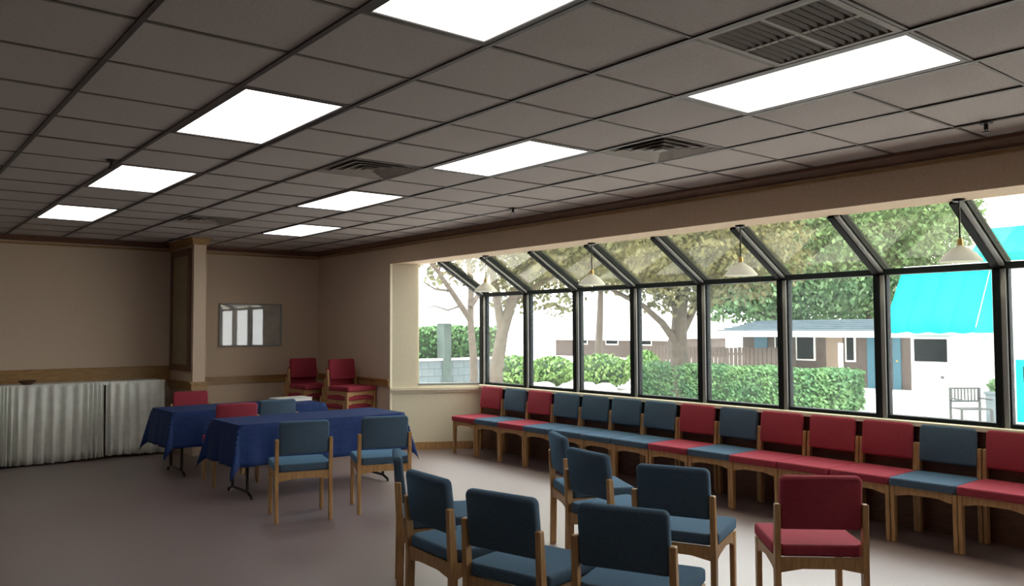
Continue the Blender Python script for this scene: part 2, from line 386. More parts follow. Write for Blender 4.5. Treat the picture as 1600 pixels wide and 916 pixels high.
sl = Vector((XSOF-XG, 0, SOF-HEAD)); SLN = sl.length; sa = math.atan2(SOF-HEAD, XG-XSOF)
SM = Matrix.Translation((XG, 0, HEAD+.02)) @ Matrix.Rotation(sa, 4, 'Y')      # local -x runs up the slope
for i, y in enumerate(MY):
    wd = .042 if i else .055
    for nm, y0, y1, z0, mt_ in (('rafter', y-.014, y+wd, -.06, 'frame_dark'), ('rafter_lit_side', y-.050, y-.014, -.05, 'frame_grey'), ('glazing_bead', y-.064, y-.050, -.03, 'frame_dark')):  # grey strip paints the daylit side of each dark rafter
        bm = bmesh.new(); add_box(bm, (-SLN-.02, y0, z0), (.03, y1, .04), SM); obj(nm, bm, mt_, wr)
for i in range(len(MY)-1):
    bm = bmesh.new(); add_box(bm, (-SLN-.05, MY[i+1]+.042, .012), (.0, MY[i]-.064, .018), SM); obj('pane', bm, 'glass_roof', wr)
# end pane: polygon under the slope
def zroof(x): return min(SOF, HEAD+(XG-x)/(XG-XSOF)*(SOF-HEAD))
def end_poly(l0, l1):
    pts = [(l0, SILL-.01), (l1, SILL-.01), (l1, zroof(XW+l1/EL*EV.x))]
    if l0 < xs < l1: pts.append((xs, SOF))
    pts.append((l0, zroof(XW+l0/EL*EV.x))); return pts
bm = bmesh.new(); add_prism(bm, end_poly(TG, EL-.03), 1, .05, .056)
for v in bm.verts: v.co = EM @ v.co
obj('pane', bm, 'glass_clear', we)
bm = bmesh.new(); add_box(bm, (TG, .0, SILL-.04), (EL, .12, SILL-.01), EM); obj('sill', bm, 'wall_cream', we)
bm = bmesh.new(); add_box(bm, (TG, .02, SILL-.01), (EL-.04, .09, SILL+.02), EM); obj('bottom_rail', bm, 'frame_grey', we)
bm = bmesh.new(); add_box(bm, (TG, .02, SILL), (TG+.02, .09, SOF), EM); obj('jamb', bm, 'wall_cream', we)

# pendants hanging from the soffit
def pendant(y, label):
    t = thing('pendant_lamp', label, 'lamp', (6.03, y, SOF), 0, 'pendant lamps in the glazed bay')
    bm = bmesh.new(); add_lathe(bm, [(.001, 0), (.045, 0), (.04, -.018), (.012, -.025), (.001, -.025)], 16); obj('canopy', bm, 'metal_dark', t, True)
    bm = bmesh.new(); add_tube(bm, [(0, 0, -.02), (0, 0, -.30)], .006, 6); obj('cord', bm, 'metal_dark', t)
    bm = bmesh.new(); add_lathe(bm, [(.001, -.275), (.016, -.28), (.020, -.30), (.020, -.335), (.001, -.338)], 14); obj('socket', bm, 'brass', t, True)
    bm = bmesh.new(); add_lathe(bm, [(.018, -.325), (.03, -.335), (.06, -.352), (.10, -.385), (.135, -.425), (.142, -.442), (.137, -.442), (.13, -.428), (.097, -.392), (.058, -.36), (.02, -.34)], 28); obj('lamp_shade', bm, 'shade_glass', t, True)
    bm = bmesh.new(); add_lathe(bm, [(.001, -.337), (.014, -.345), (.03, -.375), (.03, -.395), (.018, -.415), (.001, -.42)], 14); obj('bulb', bm, 'bulb', t, True)
for y, lb in ((8.0, 'farthest white pendant lamp, by the bay end window'), (6.15, 'second farthest white pendant lamp in the glazed bay'),
              (4.30, 'white pendant lamp third from the bay end wall'), (2.48, 'nearest white pendant lamp, in front of the turquoise awning')): pendant(y, lb)

# ------------------------------------------------------------------ chair
def rounded_slab(w, h, t, rad, edge):
    """rounded rectangle in x-z (z from 0 to h), thickness t along y, softened edges"""
    bm = bmesh.new(); rings = []
    def outline(ins):
        pts = []; hw = w/2-ins; r = max(rad-ins*.6, .008)
        for cx, cz, a0 in ((hw-r, ins+r*.6, -90), (hw-r, h-ins-r, 0), (-hw+r, h-ins-r, 90), (-hw+r, ins+r*.6, 180)):
            rr = r if cz > h/2 else r*.6
            cx2 = math.copysign(hw-rr, cx)
            for j in range(6):
                a = math.radians(a0+18*j); pts.append((cx2+rr*math.cos(a), cz+rr*math.sin(a)))
        return pts
    for y, ins in ((-t/2, edge), (-t/2+edge*.35, edge*.3), (-t/2+edge, 0), (t/2-edge, 0), (t/2-edge*.35, edge*.3), (t/2, edge)):
        rings.append([bm.verts.new((x, y, z)) for x, z in outline(ins)])
    n = len(rings[0])
    for i in range(len(rings)-1):
        for k in range(n): bm.faces.new((rings[i][k], rings[i][(k+1) % n], rings[i+1][(k+1) % n], rings[i+1][k]))
    bm.faces.new(rings[0]); bm.faces.new(rings[-1][::-1]); return bm
def make_chair(col):
    t = thing('side_chair', 'x', 'chair')
    # local +y is the front
    for s in (-1, 1):
        bm = bmesh.new(); add_prism(bm, [(-.275, 0), (-.228, 0), (-.222, .40), (-.245, .715), (-.283, .715), (-.268, .40)], 0, s*.212, s*.243); bevel(bm, .005); obj('rear_leg', bm, 'wood', t)
        bm = bmesh.new(); add_prism(bm, [(.175, 0), (.217, 0), (.222, .43), (.165, .43)], 0, s*.212, s*.243); bevel(bm, .005); obj('front_leg', bm, 'wood', t)
        bm = bmesh.new(); add_prism(bm, [(-.23, .43), (-.23, .345), (-.17, .365), (-.03, .385), (.10, .375), (.17, .345), (.17, .43)], 0, s*.215, s*.239); obj('side_rail', bm, 'wood', t)
    bm = bmesh.new(); add_prism(bm, [(-.212, .43), (-.212, .352), (-.10, .372), (.10, .372), (.212, .352), (.212, .43)], 1, -.262, -.240); obj('rear_rail', bm, 'wood', t)
    bm = bmesh.new(); add_prism(bm, [(-.212, .43), (-.212, .352), (-.10, .376), (.10, .376), (.212, .352), (.212, .43)], 1, .185, .207); obj('front_rail', bm, 'wood', t)
    bm = bmesh.new(); add_prism(bm, [(-.203, -.255), (.203, -.255), (.203, -.215), (.2445, -.205), (.2445, .225), (.225, .25), (-.225, .25), (-.2445, .225), (-.2445, -.205), (-.203, -.215)], 2, .432, .495)
    top = [f for f in bm.faces if abs(f.normal.z) > .9 and f.calc_center_median().z > .48]
    bmesh.ops.bevel(bm, geom=[e for e in bm.edges], offset=.016, segments=3, affect='EDGES', profile=.6)
    obj('seat', bm, col+'_fabric', t, True)
    bm = rounded_slab(.424, .287, .055, .032, .014)
    sh = Matrix.Translation((0, -.232, .578)) @ Matrix.Rotation(math.radians(7), 4, 'X')
    for v in bm.verts: v.co.y -= .018*(1-(v.co.x/.2)**2); v.co = sh @ v.co
    obj('backrest', bm, col+'_fabric', t, True)
    return t
proto = {c: make_chair(c) for c in ('blue', 'red')}; used = {'blue': False, 'red': False}
def chair(col, x, y, ang, label, group, z=0, tilt=0):
    """ang: facing direction in degrees from +x"""
    if not used[col]: o = proto[col]; used[col] = True
    else: o = copy_tree(proto[col])
    o.location = (x, y, z); o.rotation_euler = (tilt, 0, math.radians(ang-90)); o['label'] = label; o['group'] = group; return o
def chair_back(col, mx, my, ang, label, group):
    a = math.radians(ang); chair(col, mx+.275*math.cos(a), my+.275*math.sin(a), ang, label, group)
G1 = 'loose chairs in two curved rows'
chair_back('blue', 2.72, 4.57, -30, 'blue chair seen edge on at the left end of the front curved row', G1)
chair_back('blue', 2.44, 3.78, -3, 'blue chair second from the left in the front curved row', G1)
chair_back('blue', 2.43, 3.12, 13, 'blue chair third from the left in the front curved row, back rounded', G1)
chair_back('blue', 2.66, 2.54, 24, 'nearest blue chair, its dark back low in the picture centre', G1)
chair_back('blue', 4.11, 4.58, -28, 'blue chair seen edge on at the far end of the second curved row', G1)
chair_back('blue', 3.69, 3.83, -8, 'blue chair behind the nearest one, half hidden with its seat catching light', G1)
chair_back('blue', 3.65, 3.09, 23, 'blue chair left of the loose red chair, seat turned towards the windows', G1)
chair_back('red', 4.01, 2.38, 47, 'single loose red chair facing the window row', G1)
G2 = 'chairs lined up under the bay windows'
cols = ['red', 'blue', 'red', 'blue', 'blue', 'blue', 'blue', 'red', 'blue', 'red', 'red', 'red', 'blue', 'red', 'red']
wl = ['red chair at the far left end of the window row', 'blue chair second from the left in the window row, between two red ones', 'red chair third from the left in the window row',
      'blue chair fourth from the left, just right of the third red and blue pair', 'blue chair fifth from the left in the window row', 'blue chair sixth from the left in the window row',
      'blue chair seventh from the left, just left of the lone red one', 'red chair eighth from the left in the window row, between blue chairs', 'blue chair ninth from the left, between red chairs in the window row',
      'red chair tenth from the left, first of three reds together', 'red chair eleventh from the left, middle of three reds together', 'red chair twelfth from the left, last of three reds together',
      'blue chair at the right of the window row, lit blue seat, between reds', 'red chair cut by the right edge of the picture in the window row', 'red chair past the right end of the picture in the window row']
wl[3] = 'blue chair fourth from the left in the window row, beside the third red one'
for i in range(14):
    chair(cols[i], 6.49+random.uniform(-.012, .012), 8.80-.4915*i, 180+random.uniform(-.8, .8), wl[i], G2)
G3 = 'chairs at the navy tables'
chair_back('blue', 3.05, 6.64, 74, 'blue chair at the left before the front navy table', G3)
chair_back('blue', 3.76, 6.50, 70, 'blue chair at the right before the front navy table', G3)
chair_back('red', 3.22, 8.68, 84, 'red chair between the two navy tables', G3)
chair_back('blue', 3.74, 8.84, 90, 'blue chair tucked at the rear navy table, right of the red one', G3)
chair_back('red', 3.40, 10.82, -92, 'red chair behind the rear navy table, below the partition wall', G3)
G4 = 'chairs stacked in the alcove'
for s, (x, y, a) in enumerate(((5.19, 11.24, -86), (5.44, 10.50, -82))):
    for j in range(4):
        lb = ['lowest', 'second lowest', 'second highest', 'topmost'][j]+' red chair in the '+['left', 'right'][s]+' stack in the alcove'
        ar = math.radians(a); chair('red', x+.05*j*math.cos(ar), y+.05*j*math.sin(ar), a, lb, G4, z=.122*j)

# ------------------------------------------------------------------ tables with navy cloths
def table(x0, y0, label):
    W, D, H = 1.83, .76, .73
    t = thing('folding_table', label, 'table', (x0+W/2, y0+D/2, 0), 0, 'tables under navy cloths')
    box('table_top', (-W/2, -D/2, H-.03), (W/2, D/2, H), 'wood_dark', t, bev=.006)
    for s in (-1, 1):
        lx = s*(W/2-.16)
        for sy in (-1, 1):
            bm = bmesh.new(); add_tube(bm, [(lx, sy*.20, H-.03), (lx, sy*.20, .06)], .016, 8); obj('leg', bm, 'metal_dark', t, True)
        bm = bmesh.new(); add_tube(bm, [(lx, -.31, .005), (lx, -.30, .03), (lx, -.20, .06), (lx, .20, .06), (lx, .30, .03), (lx, .31, .005)], .014, 8); obj('foot', bm, 'metal_dark', t, True)
        bm = bmesh.new(); add_tube(bm, [(lx, -.2, .36), (lx, .2, .36)], .01, 8); obj('crossbar', bm, 'metal_dark', t, True)
        bm = bmesh.new(); add_tube(bm, [(lx, 0, .36), (s*.30, 0, H-.035)], .009, 8); obj('brace', bm, 'metal_dark', t, True)
def cloth(x0, y0, label, seed, ov=.40):
    W, D, H = 1.83, .76, .736
    rnd = random.Random(seed); ph = [rnd.uniform(0, 6.28) for _ in range(8)]
    def ax(L, n, m):  # param samples from -L/2-ov to L/2+ov
        a = [-L/2-ov+ov*i/m for i in range(m)]; b = [-L/2+L*i/n for i in range(n)]; c = [L/2+ov*i/m for i in range(m+1)]
        return a+b+c
    us, vs = ax(W, 30, 10), ax(D, 14, 10)
    bm = bmesh.new(); grid = []
    for u in us:
        row = []
        for v in vs:
            du = max(abs(u)-W/2, 0); dv = max(abs(v)-D/2, 0); su = math.copysign(1, u); sv = math.copysign(1, v)
            cu = max(min(u, W/2), -W/2); cv = max(min(v, D/2), -D/2)
            if du == 0 and dv == 0: p = Vector((u, v, H+.0015*math.sin(7*u+ph[0])))
            elif du > 0 and dv > 0:
                r = math.hypot(du, dv); a = math.atan2(dv, du); drop = r*.975
                fl = (.05+.16*r)*(.35+.65*abs(math.sin(2*a)))
                # corner fold: a rib of cloth pointing out along the diagonal
                k = .5*(1-math.cos(4*a))*0+math.sin(2*a)**4
                out = min(r*.5, .012+.10*r)+k*r*.17
                p = Vector((W/2*su+su*out*math.cos(a), D/2*sv+sv*out*math.sin(a), H-drop*(.97-.05*k)))
            else:
                d = du+dv; s = (v if du > 0 else u); side = 0 if du > 0 else 1
                wave = .5*math.sin(s*15+ph[1+side])+.5*math.sin(s*24+ph[3+side]+su+sv)
                ed = (D/2-abs(v)) if du > 0 else (W/2-abs(u)); wave *= min(1, max(0, ed)/.16)
                out = min(d*.5, .012)+d*(.10+.075*wave)
                z = H-d*.985+ (.006 if d < .03 else 0)
                p = Vector((cu+(su*out if du > 0 else 0), cv+(sv*out if dv > 0 else 0), z))
            row.append(bm.verts.new(p))
        grid.append(row)
    for i in range(len(us)-1):
        for j in range(len(vs)-1): bm.faces.new((grid[i][j], grid[i+1][j], grid[i+1][j+1], grid[i][j+1]))
    o = obj('tablecloth', bm, 'navy_cloth', None, True, (x0+W/2, y0+D/2, 0))
    md = o.modifiers.new('thick', 'SOLIDIFY'); md.thickness = .003; md.offset = 1
    tag(o, label, 'tablecloth', 'navy tablecloths')
table(2.89, 7.75, 'front folding table under a navy cloth, two blue chairs before it')
cloth(2.89, 7.75, 'navy cloth draped over the front table', 3)
table(2.78, 9.45, 'rear folding table under a navy cloth, by the skirted counter')
cloth(2.78, 9.45, 'navy cloth draped over the rear table', 5)
t = thing('binder', 'white flat binder lying on the rear navy table', 'binder', (4.40, 10.0, .740), .05)
box('cover', (-.23, -.15, 0), (.23, .15, .006), 'paper_white', t); box('pages', (-.215, -.145, .006), (.22, .145, .034), 'paper_white', t); box('cover', (-.23, -.15, .034), (.23, .15, .04), 'paper_white', t)
box('spine', (-.236, -.15, 0), (-.23, .15, .04), 'paper_white', t)

# ------------------------------------------------------------------ skirted counter
t = thing('buffet_counter', 'long counter by the far wall with a pleated white skirt', 'counter', (0.6, 11.8, 0))
box('counter_top', (-2.6, -.24, .945), (2.68, .22, .98), 'skirt_cloth', t, bev=.004)
for lx in (-2.4, -.8, .8, 2.5):
    for ly in (-.12, .16): box('leg', (lx-.02, ly-.02, 0), (lx+.02, ly+.02, .945), 'metal_dark', t)
def skirt(xa, xb, seed):
    rnd = random.Random(seed); n = int((xb-xa)/.012); cols_ = []; phs = 0
    bm = bmesh.new(); zs = [.03, .12, .3, .55, .8, .90, .945, .982]
    ph = 0; prev = None
    for i in range(n+1):
        x = xa+(xb-xa)*i/n; ph += (2*math.pi*.012)/(.10+.05*math.sin(x*5+seed)+.02*math.sin(x*13)); colv = []
        for z in zs:
            f = (.983-z)/1.0; a = (.010+.030*f**.6) if z < .96 else .004
            y = -.262-.012-.03*f+a*(math.sin(ph+.25*math.sin(z*4+x))+.35*math.sin(2.3*ph+1.1)*f)
            colv.append(bm.verts.new((x, y, z+(.012*math.sin(x*3+seed) if z < .05 else 0))))
        if prev:
            for j in range(len(zs)-1): bm.faces.new((prev[j], colv[j], colv[j+1], prev[j+1]))
        prev = colv
    o = obj('skirt', bm, 'skirt_cloth', t, True); md = o.modifiers.new('thick', 'SOLIDIFY'); md.thickness = .003
skirt(-2.6, 1.935, 1); skirt(1.965, 2.68, 2)
bm = bmesh.new(); add_box(bm, (-2.6, -.272, .945), (2.69, -.246, .986)); obj('hem_band', bm, 'skirt_cloth', t)
t = thing('dish', 'small dark dish on the skirted counter at the left', 'dish', (1.70, 11.68, .98))
bm = bmesh.new(); add_lathe(bm, [(.001, 0), (.05, 0), (.09, .035), (.10, .05), (.094, .05), (.085, .038), (.045, .008), (.001, .008)], 20); obj('bowl', bm, 'wood_dark', t, True)
bm = bmesh.new(); add_lathe(bm, [(.10, .047), (.106, .05), (.10, .053), (.094, .05), (.10, .047)], 20); obj('rim', bm, 'metal_dark', t, True)

# framed picture on the alcove wall
t = thing('framed_picture', 'wide framed picture on the alcove wall, glass reflecting the windows', 'picture', (4.66, YF, 1.72))
box('backing', (-.47, -.012, -.31), (.47, 0, .31), 'print_grey', t)
box('print', (-.02, -.016, -.27), (.43, -.012, .27), 'print_grey', t)
box('print', (-.45, -.016, -.29), (-.05, -.012, .29), 'paper_white', t)
box('glazing', (-.46, -.024, -.30), (.46, -.019, .30), 'glass_picture', t)
for a, b, c, d in ((-.48, -.32, -.46, .32), (.46, -.32, .48, .32), (-.46, -.32, .46, -.30), (-.46, .30, .46, .32)):
    box('frame_rail', (a, -.03, b), (c, 0, d), 'frame_grey', t, bev=.003)

# ------------------------------------------------------------------ outdoors
GZ = -.5
struct(box('ground', (XW+.2, -60, GZ-.3), (120, 90, GZ), 'paving'), 'pale paved ground outside the windows')
struct(box('foundation', (XL-.2, YB-.2, GZ), (7.03, YF+.2, -.2), 'plaster_ext'))
def leaves(bm, centre, rad, n, size, rnd, shell=.55, flat=False):
    c = Vector(centre)
    for _ in range(n):
        d = Vector((rnd.gauss(0, 1), rnd.gauss(0, 1), rnd.gauss(0, 1))).normalized()
        r = shell+(1-shell)*rnd.random()
        p = c+Vector((d.x*rad[0], d.y*rad[1], d.z*rad[2]))*r
        a = Vector((rnd.gauss(0, 1), rnd.gauss(0, 1), rnd.gauss(0, 1))).normalized(); b = a.orthogonal().normalized(); s = size*rnd.uniform(.6, 1.3)
        q = a.cross(b)
        v = [bm.verts.new(p+b*s), bm.verts.new(p+q*s*.5), bm.verts.new(p-b*s), bm.verts.new(p-q*s*.5)]
        bm.faces.new(v)
def tree(label, base, paths, crowns, leafmat, seed, n, size):
    rnd = random.Random(seed); b = Vector(base)
    t = thing('tree', label, 'tree', b)
    bm = bmesh.new()
    for pts, r0, r1 in paths:
        k = len(pts); add_tube(bm, [Vector(p)-b for p in pts], [r0+(r1-r0)*i/(k-1) for i in range(k)], 8)
    obj('trunk', bm, 'bark', t, True)
    if crowns:
        bm = bmesh.new(); tot = sum(r[0]*r[1]*r[2] for _, r in crowns)**1
        for c, r in crowns: leaves(bm, Vector(c)-b, r, int(n*r[0]*r[1]*r[2]/tot), size, rnd, .35)
        o = obj('foliage', bm, leafmat, t, recalc=False); o['kind'] = 'stuff'
    return t
def gp(px, depth):   # ground point under an image column
    p = at(px, 513, depth); p.z = GZ; return p
def up(px, py, d): return at(px, py, d)
# tree by the end window with bare limbs
tree('leaning tree with bare limbs seen through the bay end window', gp(742, 17), [
    ([gp(742, 17), up(740, 560, 17), up(735, 500, 17), up(736, 440, 17.2), up(728, 380, 17.5), up(735, 300, 18)], .09, .04),
    ([up(735, 500, 17), up(705, 455, 16.6), up(685, 425, 16.4), up(660, 395, 16.2), up(640, 370, 16)], .07, .015),
    ([up(705, 455, 16.6), up(680, 452, 16.5), up(660, 440, 16.4)], .03, .01),
    ([up(735, 480, 17), up(755, 450, 17.3), up(770, 400, 17.6)], .06, .03),
    ([up(728, 400, 17.4), up(705, 370, 17.2), up(690, 340, 17)], .05, .02),
    ([up(720, 478, 16.8), up(700, 485, 16.7), up(678, 478, 16.6), up(662, 482, 16.5)], .022, .008),
    ([up(685, 425, 16.4), up(692, 405, 16.3), up(688, 388, 16.2)], .025, .008),
    ([up(736, 440, 17.2), up(720, 420, 17.1), up(700, 408, 17)], .03, .01)],
    [(up(735, 300, 18), (2.2, 2.2, 1.0)), (up(800, 330, 19), (1.6, 1.6, 1.0))], 'leaf_olive', 11, 1700, .11)
tree('forked tree standing beyond the corner of the bay', gp(775, 20), [
    ([gp(775, 20), up(775, 580, 20), up(785, 520, 20), up(800, 470, 20), up(825, 420, 20.2), up(850, 360, 20.5)], .19, .08),
    ([up(785, 520, 20), up(775, 460, 20), up(765, 400, 20), up(760, 340, 20)], .12, .05),
    ([up(800, 470, 20), up(850, 440, 20.5), up(900, 420, 21), up(960, 400, 21.5)], .09, .03)],
    [(up(830, 350, 20.5), (2.4, 2.4, 1.4)), (up(930, 380, 22), (2.2, 2.2, 1.2)), (up(760, 320, 21), (1.8, 1.8, 1.1)), (up(880, 470, 20.6), (.7, .7, .5)), (up(812, 455, 21), (.9, .9, .7)), (up(700, 425, 21.5), (.8, .8, .5))], 'leaf_olive', 12, 10000, .10)
tree('broad tree with spreading limbs behind the clipped hedge', gp(1066, 25), [
    ([gp(1066, 25), up(1064, 590, 25), up(1060, 540, 25), up(1062, 490, 25), up(1070, 420, 25.2), up(1075, 340, 25.5)], .34, .14),
    ([up(1060, 540, 25), up(1035, 505, 24.6), up(1005, 478, 24.3), up(960, 455, 24), up(920, 430, 24)], .13, .04),
    ([up(1060, 530, 25), up(1085, 480, 25.3), up(1105, 440, 25.5), up(1130, 390, 26)], .15, .05),
    ([up(1062, 500, 25), up(1040, 450, 25), up(1025, 400, 25)], .10, .04)],
    [(up(1070, 370, 25), (3.2, 3.2, 1.9)), (up(1000, 395, 24.5), (2.2, 2.2, 1.4)), (up(1150, 390, 26), (2.4, 2.4, 1.8)), (up(1060, 455, 25), (1.5, 1.5, .9))], 'leaf_olive', 13, 17000, .11)
tree('dense green tree rising over the low brown building', gp(1210, 36), [
    ([gp(1210, 36), up(1210, 560, 36), up(1212, 480, 36), up(1220, 400, 36), up(1225, 330, 36)], .35, .15)],
    [(up(1200, 440, 36), (3.0, 3.0, 2.0)), (up(1260, 400, 36), (3.2, 3.2, 2.6)), (up(1160, 410, 37), (2.2, 2.2, 2.2)), (up(1230, 330, 37), (3, 3, 2)), (up(1140, 470, 37), (1.8, 1.8, 1.0)), (up(1230, 485, 37), (2.2, 2.2, 1.1))], 'leaf_green', 14, 24000, .15)
tree('tall tree behind the low brown building, left of the awning', gp(1360, 38), [
    ([gp(1360, 38), up(1360, 540, 38), up(1358, 460, 38), up(1365, 380, 38), up(1370, 310, 38)], .35, .15)],
    [(up(1340, 430, 38), (2.6, 2.6, 2.2)), (up(1400, 380, 38), (3.2, 3.2, 2.6)), (up(1330, 360, 38), (3.0, 3.0, 2.2)), (up(1450, 340, 39), (2.6, 2.6, 1.8)), (up(1300, 455, 38), (2.2, 2.2, 1.2)), (up(1350, 488, 39), (2.4, 2.4, 1.1))], 'leaf_green', 15, 24000, .15)
tree('round topped tree between the pale house and the spreading tree', gp(935, 48), [
    ([gp(935, 48), up(935, 560, 48), up(938, 480, 48), up(940, 400, 48)], .3, .12)],
    [(up(900, 400, 48), (3.6, 3.6, 2.2)), (up(985, 395, 48), (3.6, 3.6, 2.6)), (up(830, 410, 48), (2.6, 2.6, 2.0))], 'leaf_olive', 16, 9000, .18)

def hedge(name, label, cat, a, b, width, z1, seed, n, size, leafm='leaf_hedge', z0=GZ):
    """clipped hedge between ground points a and b"""
    a, b = Vector(a), Vector(b); d = b-a; L = d.length; ang = math.atan2(d.y, d.x); rnd = random.Random(seed)
    t = thing(name, label, cat, (a.x, a.y, z0), ang); H = z1-z0
    bm = bmesh.new(); add_box(bm, (.04, -width/2+.04, 0), (L-.04, width/2-.04, H-.05)); bevel(bm, .1, 2); obj('core', bm, 'hedge_core', t)
    bm = bmesh.new(); faces = [(L*H, 0), (L*width, 1), (width*H*2, 2), (L*H, 3)]; tot = sum(f[0] for f in faces)
    for ar, f in faces:
        for _ in range(int(n*ar/tot)):
            u, v = rnd.random(), rnd.random(); o_ = rnd.uniform(-.07, .05)+.03*math.sin(u*L*3)
            if f == 0: p = Vector((u*L, -width/2-o_, v*H))
            elif f == 3: p = Vector((u*L, width/2+o_, v*H))
            elif f == 1: p = Vector((u*L, (v-.5)*width, H+o_))
            else: p = Vector((-o_ if rnd.random() < .5 else L+o_, (u-.5)*width, v*H))
            av = Vector((rnd.gauss(0, 1), rnd.gauss(0, 1), rnd.gauss(0, 1))).normalized(); bv = av.orthogonal().normalized(); s = size*rnd.uniform(.6, 1.3); q = av.cross(bv)
            bm.faces.new([bm.verts.new(p+bv*s), bm.verts.new(p+q*s*.55), bm.verts.new(p-bv*s), bm.verts.new(p-q*s*.55)])
    o = obj('foliage', bm, leafm, t, recalc=False); o['kind'] = 'stuff'; return t
pa, pb = on_x(1332, 600, 20), on_x(1008, 600, 20)
hedge('hedge', 'long clipped green hedge across the view beyond the bay windows', 'hedge', (pa.x, pa.y, 0), (pb.x, pb.y, 0), 1.1, CH-1.16, 21, 15000, .06)
def bush(label, px, depth, rx, rz, seed, n=1400):
    p = gp(px, depth); rnd = random.Random(seed); t = thing('shrub', label, 'shrub', p, 0, 'shrubs on the left of the garden')
    bm = bmesh.new(); bmesh.ops.create_icosphere(bm, subdivisions=2, radius=1)
    for v in bm.verts: v.co = Vector((v.co.x*rx*.88, v.co.y*rx*.88, rz+v.co.z*rz*.9))*(1+.04*rnd.gauss(0, 1))
    obj('core', bm, 'hedge_core', t, True)
    bm = bmesh.new(); leaves(bm, (0, 0, rz), (rx, rx, rz), n, .09, rnd, .88); o = obj('foliage', bm, 'leaf_shrub', t, recalc=False); o['kind'] = 'stuff'
bush('rounded shrub left of the second window bar, at the trunk foot', 798, 29, 1.0, .60, 31)
bush('low shrub between the second and third window bars', 862, 31, .9, .55, 32)
bush('rounded shrub right of the third window bar', 938, 29, 1.1, .62, 33)
bush('shrub left of the clipped hedge end', 1004, 32, .7, .64, 34)
bush('small shrub far behind at the forked trunk', 757, 33, .8, .65, 35)
def rock(label, px, depth, r, seed):
    p = gp(px, depth); rnd = random.Random(seed); bm = bmesh.new(); bmesh.ops.create_icosphere(bm, subdivisions=2, radius=r)
    for v in bm.verts: v.co *= rnd.uniform(.85, 1.1); v.co.z = v.co.z*.6+r*.45
    o = obj('boulder', bm, 'stone_pale', None, True, p); tag(o, label, 'rock', 'pale boulders before the shrubs')
for px, d, r, lb in ((790, 26.6, .36, 'pale boulder nearest the forked trunk'), (822, 26.0, .30, 'small pale boulder left of the second window bar'), (850, 27, .40, 'pale boulder right of the second window bar'), (890, 26.2, .40, 'pale boulder left of the third window bar'), (945, 25.8, .42, 'largest pale boulder, nearest the clipped hedge'), (918, 27.6, .34, 'small pale boulder just right of the third window bar')):
    rock(lb, px, d, r, int(px))

# low block wall with hedge behind, seen through the end window
yl = 19.0
a, b = on_y(620, 560, yl), on_y(790, 560, yl)
t = thing('garden_wall', 'grey blue block wall seen through the bay end window', 'wall', (a.x, yl, GZ))
LW = b.x-a.x; zt = on_y(700, 560, yl).z-GZ
bw, bh = .40, (zt-.06)/6
bmk = bmesh.new(); add_box(bmk, (0, 0, 0), (bw-.012, .19, bh-.012)); bevel(bmk, .008); bme = mesh('block', bmk, 'block_wall')
bmh = bmesh.new(); add_box(bmh, (0, 0, 0), (bw/2-.012, .19, bh-.012)); bevel(bmh, .008); bmeh = mesh('block', bmh, 'block_wall')
nb = int(LW/bw)
box('core', (0, .012, 0), (nb*bw, .18, zt-.06), 'block_wall', t)
for r in range(6):
    for i in range(nb+(r % 2)):
        if r % 2 and i in (0, nb): obj('block', bmeh, None, t, loc=(0 if i == 0 else nb*bw-bw/2, 0, r*bh))
        else: obj('block', bme, None, t, loc=(i*bw-(bw/2 if r % 2 else 0), 0, r*bh))
box('coping', (-.03, -.04, zt-.06), (nb*bw+.03, .24, zt), 'stone_pale', t, bev=.01)
pp = on_y(697, 560, yl); zp = on_y(697, 506, yl).z-GZ
box('pier', (pp.x-a.x-.13, -.08, 0), (pp.x-a.x+.13, .26, zp), 'block_pier', t, bev=.01)
box('pier_cap', (pp.x-a.x-.17, -.12, zp), (pp.x-a.x+.17, .30, zp+.06), 'stone_pale', t, bev=.01)
hedge('tall_hedge', 'tall hedge rising behind the grey blue block wall', 'hedge', (a.x-.3, yl+.9, 0), (b.x+.2, yl+.9, 0), 1.0, on_y(700, 513, yl).z, 22, 7000, .07)

# board fence
XFn = 27.0
p0, p1 = on_x(1005, 540, XFn), on_x(1240, 545, XFn); zf = (p0.z+p1.z)/2
t = thing('board_fence', 'brown board fence behind the clipped hedge', 'fence', (XFn, p1.y, GZ))
LF = p0.y-p1.y; n = int(LF/.19)
bmk = bmesh.new(); add_box(bmk, (-.012, 0, .05), (.012, .165, zf-GZ)); bme = mesh('board', bmk, 'fence_wood')
for i in range(n): obj('board', bme, None, t, loc=(random.uniform(-.01, .01), i*.19, random.uniform(-.02, .02)))
for z in (.35, zf-GZ-.3): box('rail', (.012, 0, z), (.06, n*.19, z+.09), 'fence_wood', t)
for i in range(0, n+1, 10): box('post', (.06, i*.19, 0), (.15, i*.19+.09, zf-GZ-.05), 'fence_wood', t)

# low brown building with white fascia, slate roof
XB = 28.0
def by(px, py): q = on_x(px, py, XB); return q.y, q.z
yR, _ = by(1440, 520); yL, _ = by(1160, 520); _, zfa = by(1300, 521); _, zfb = by(1300, 535)
bl = thing('low_building', 'low brown building with white fascia and slate roof across the garden', 'building', (XB, yR, GZ))
LB = yL-yR
def bxl(name, y0, y1, z0, z1, x0, x1, mt, parent=bl, bev=0): return box(name, (x0, y0, z0), (x1, y1, z1), mt, parent, bev)
bxl('wall', 0, LB, 0, zfa-GZ, 0, 4, 'brown_wall')
bxl('fascia', -.2, LB+.2, zfb-GZ+.20, zfa-GZ+.10, -1.3, -1.2, 'white_enamel')
bxl('soffit', -.2, LB+.2, zfa-GZ-.0, zfa-GZ+.08, -1.2, 0, 'white_enamel')
_, zrt = by(1300, 499)
bm = bmesh.new(); add_prism(bm, [(-1.3, zfa-GZ+.10), (4.0, zfa-GZ+.10), (4.0, zrt-GZ), (1.6, zrt-GZ)], 1, -.25, LB+.25)
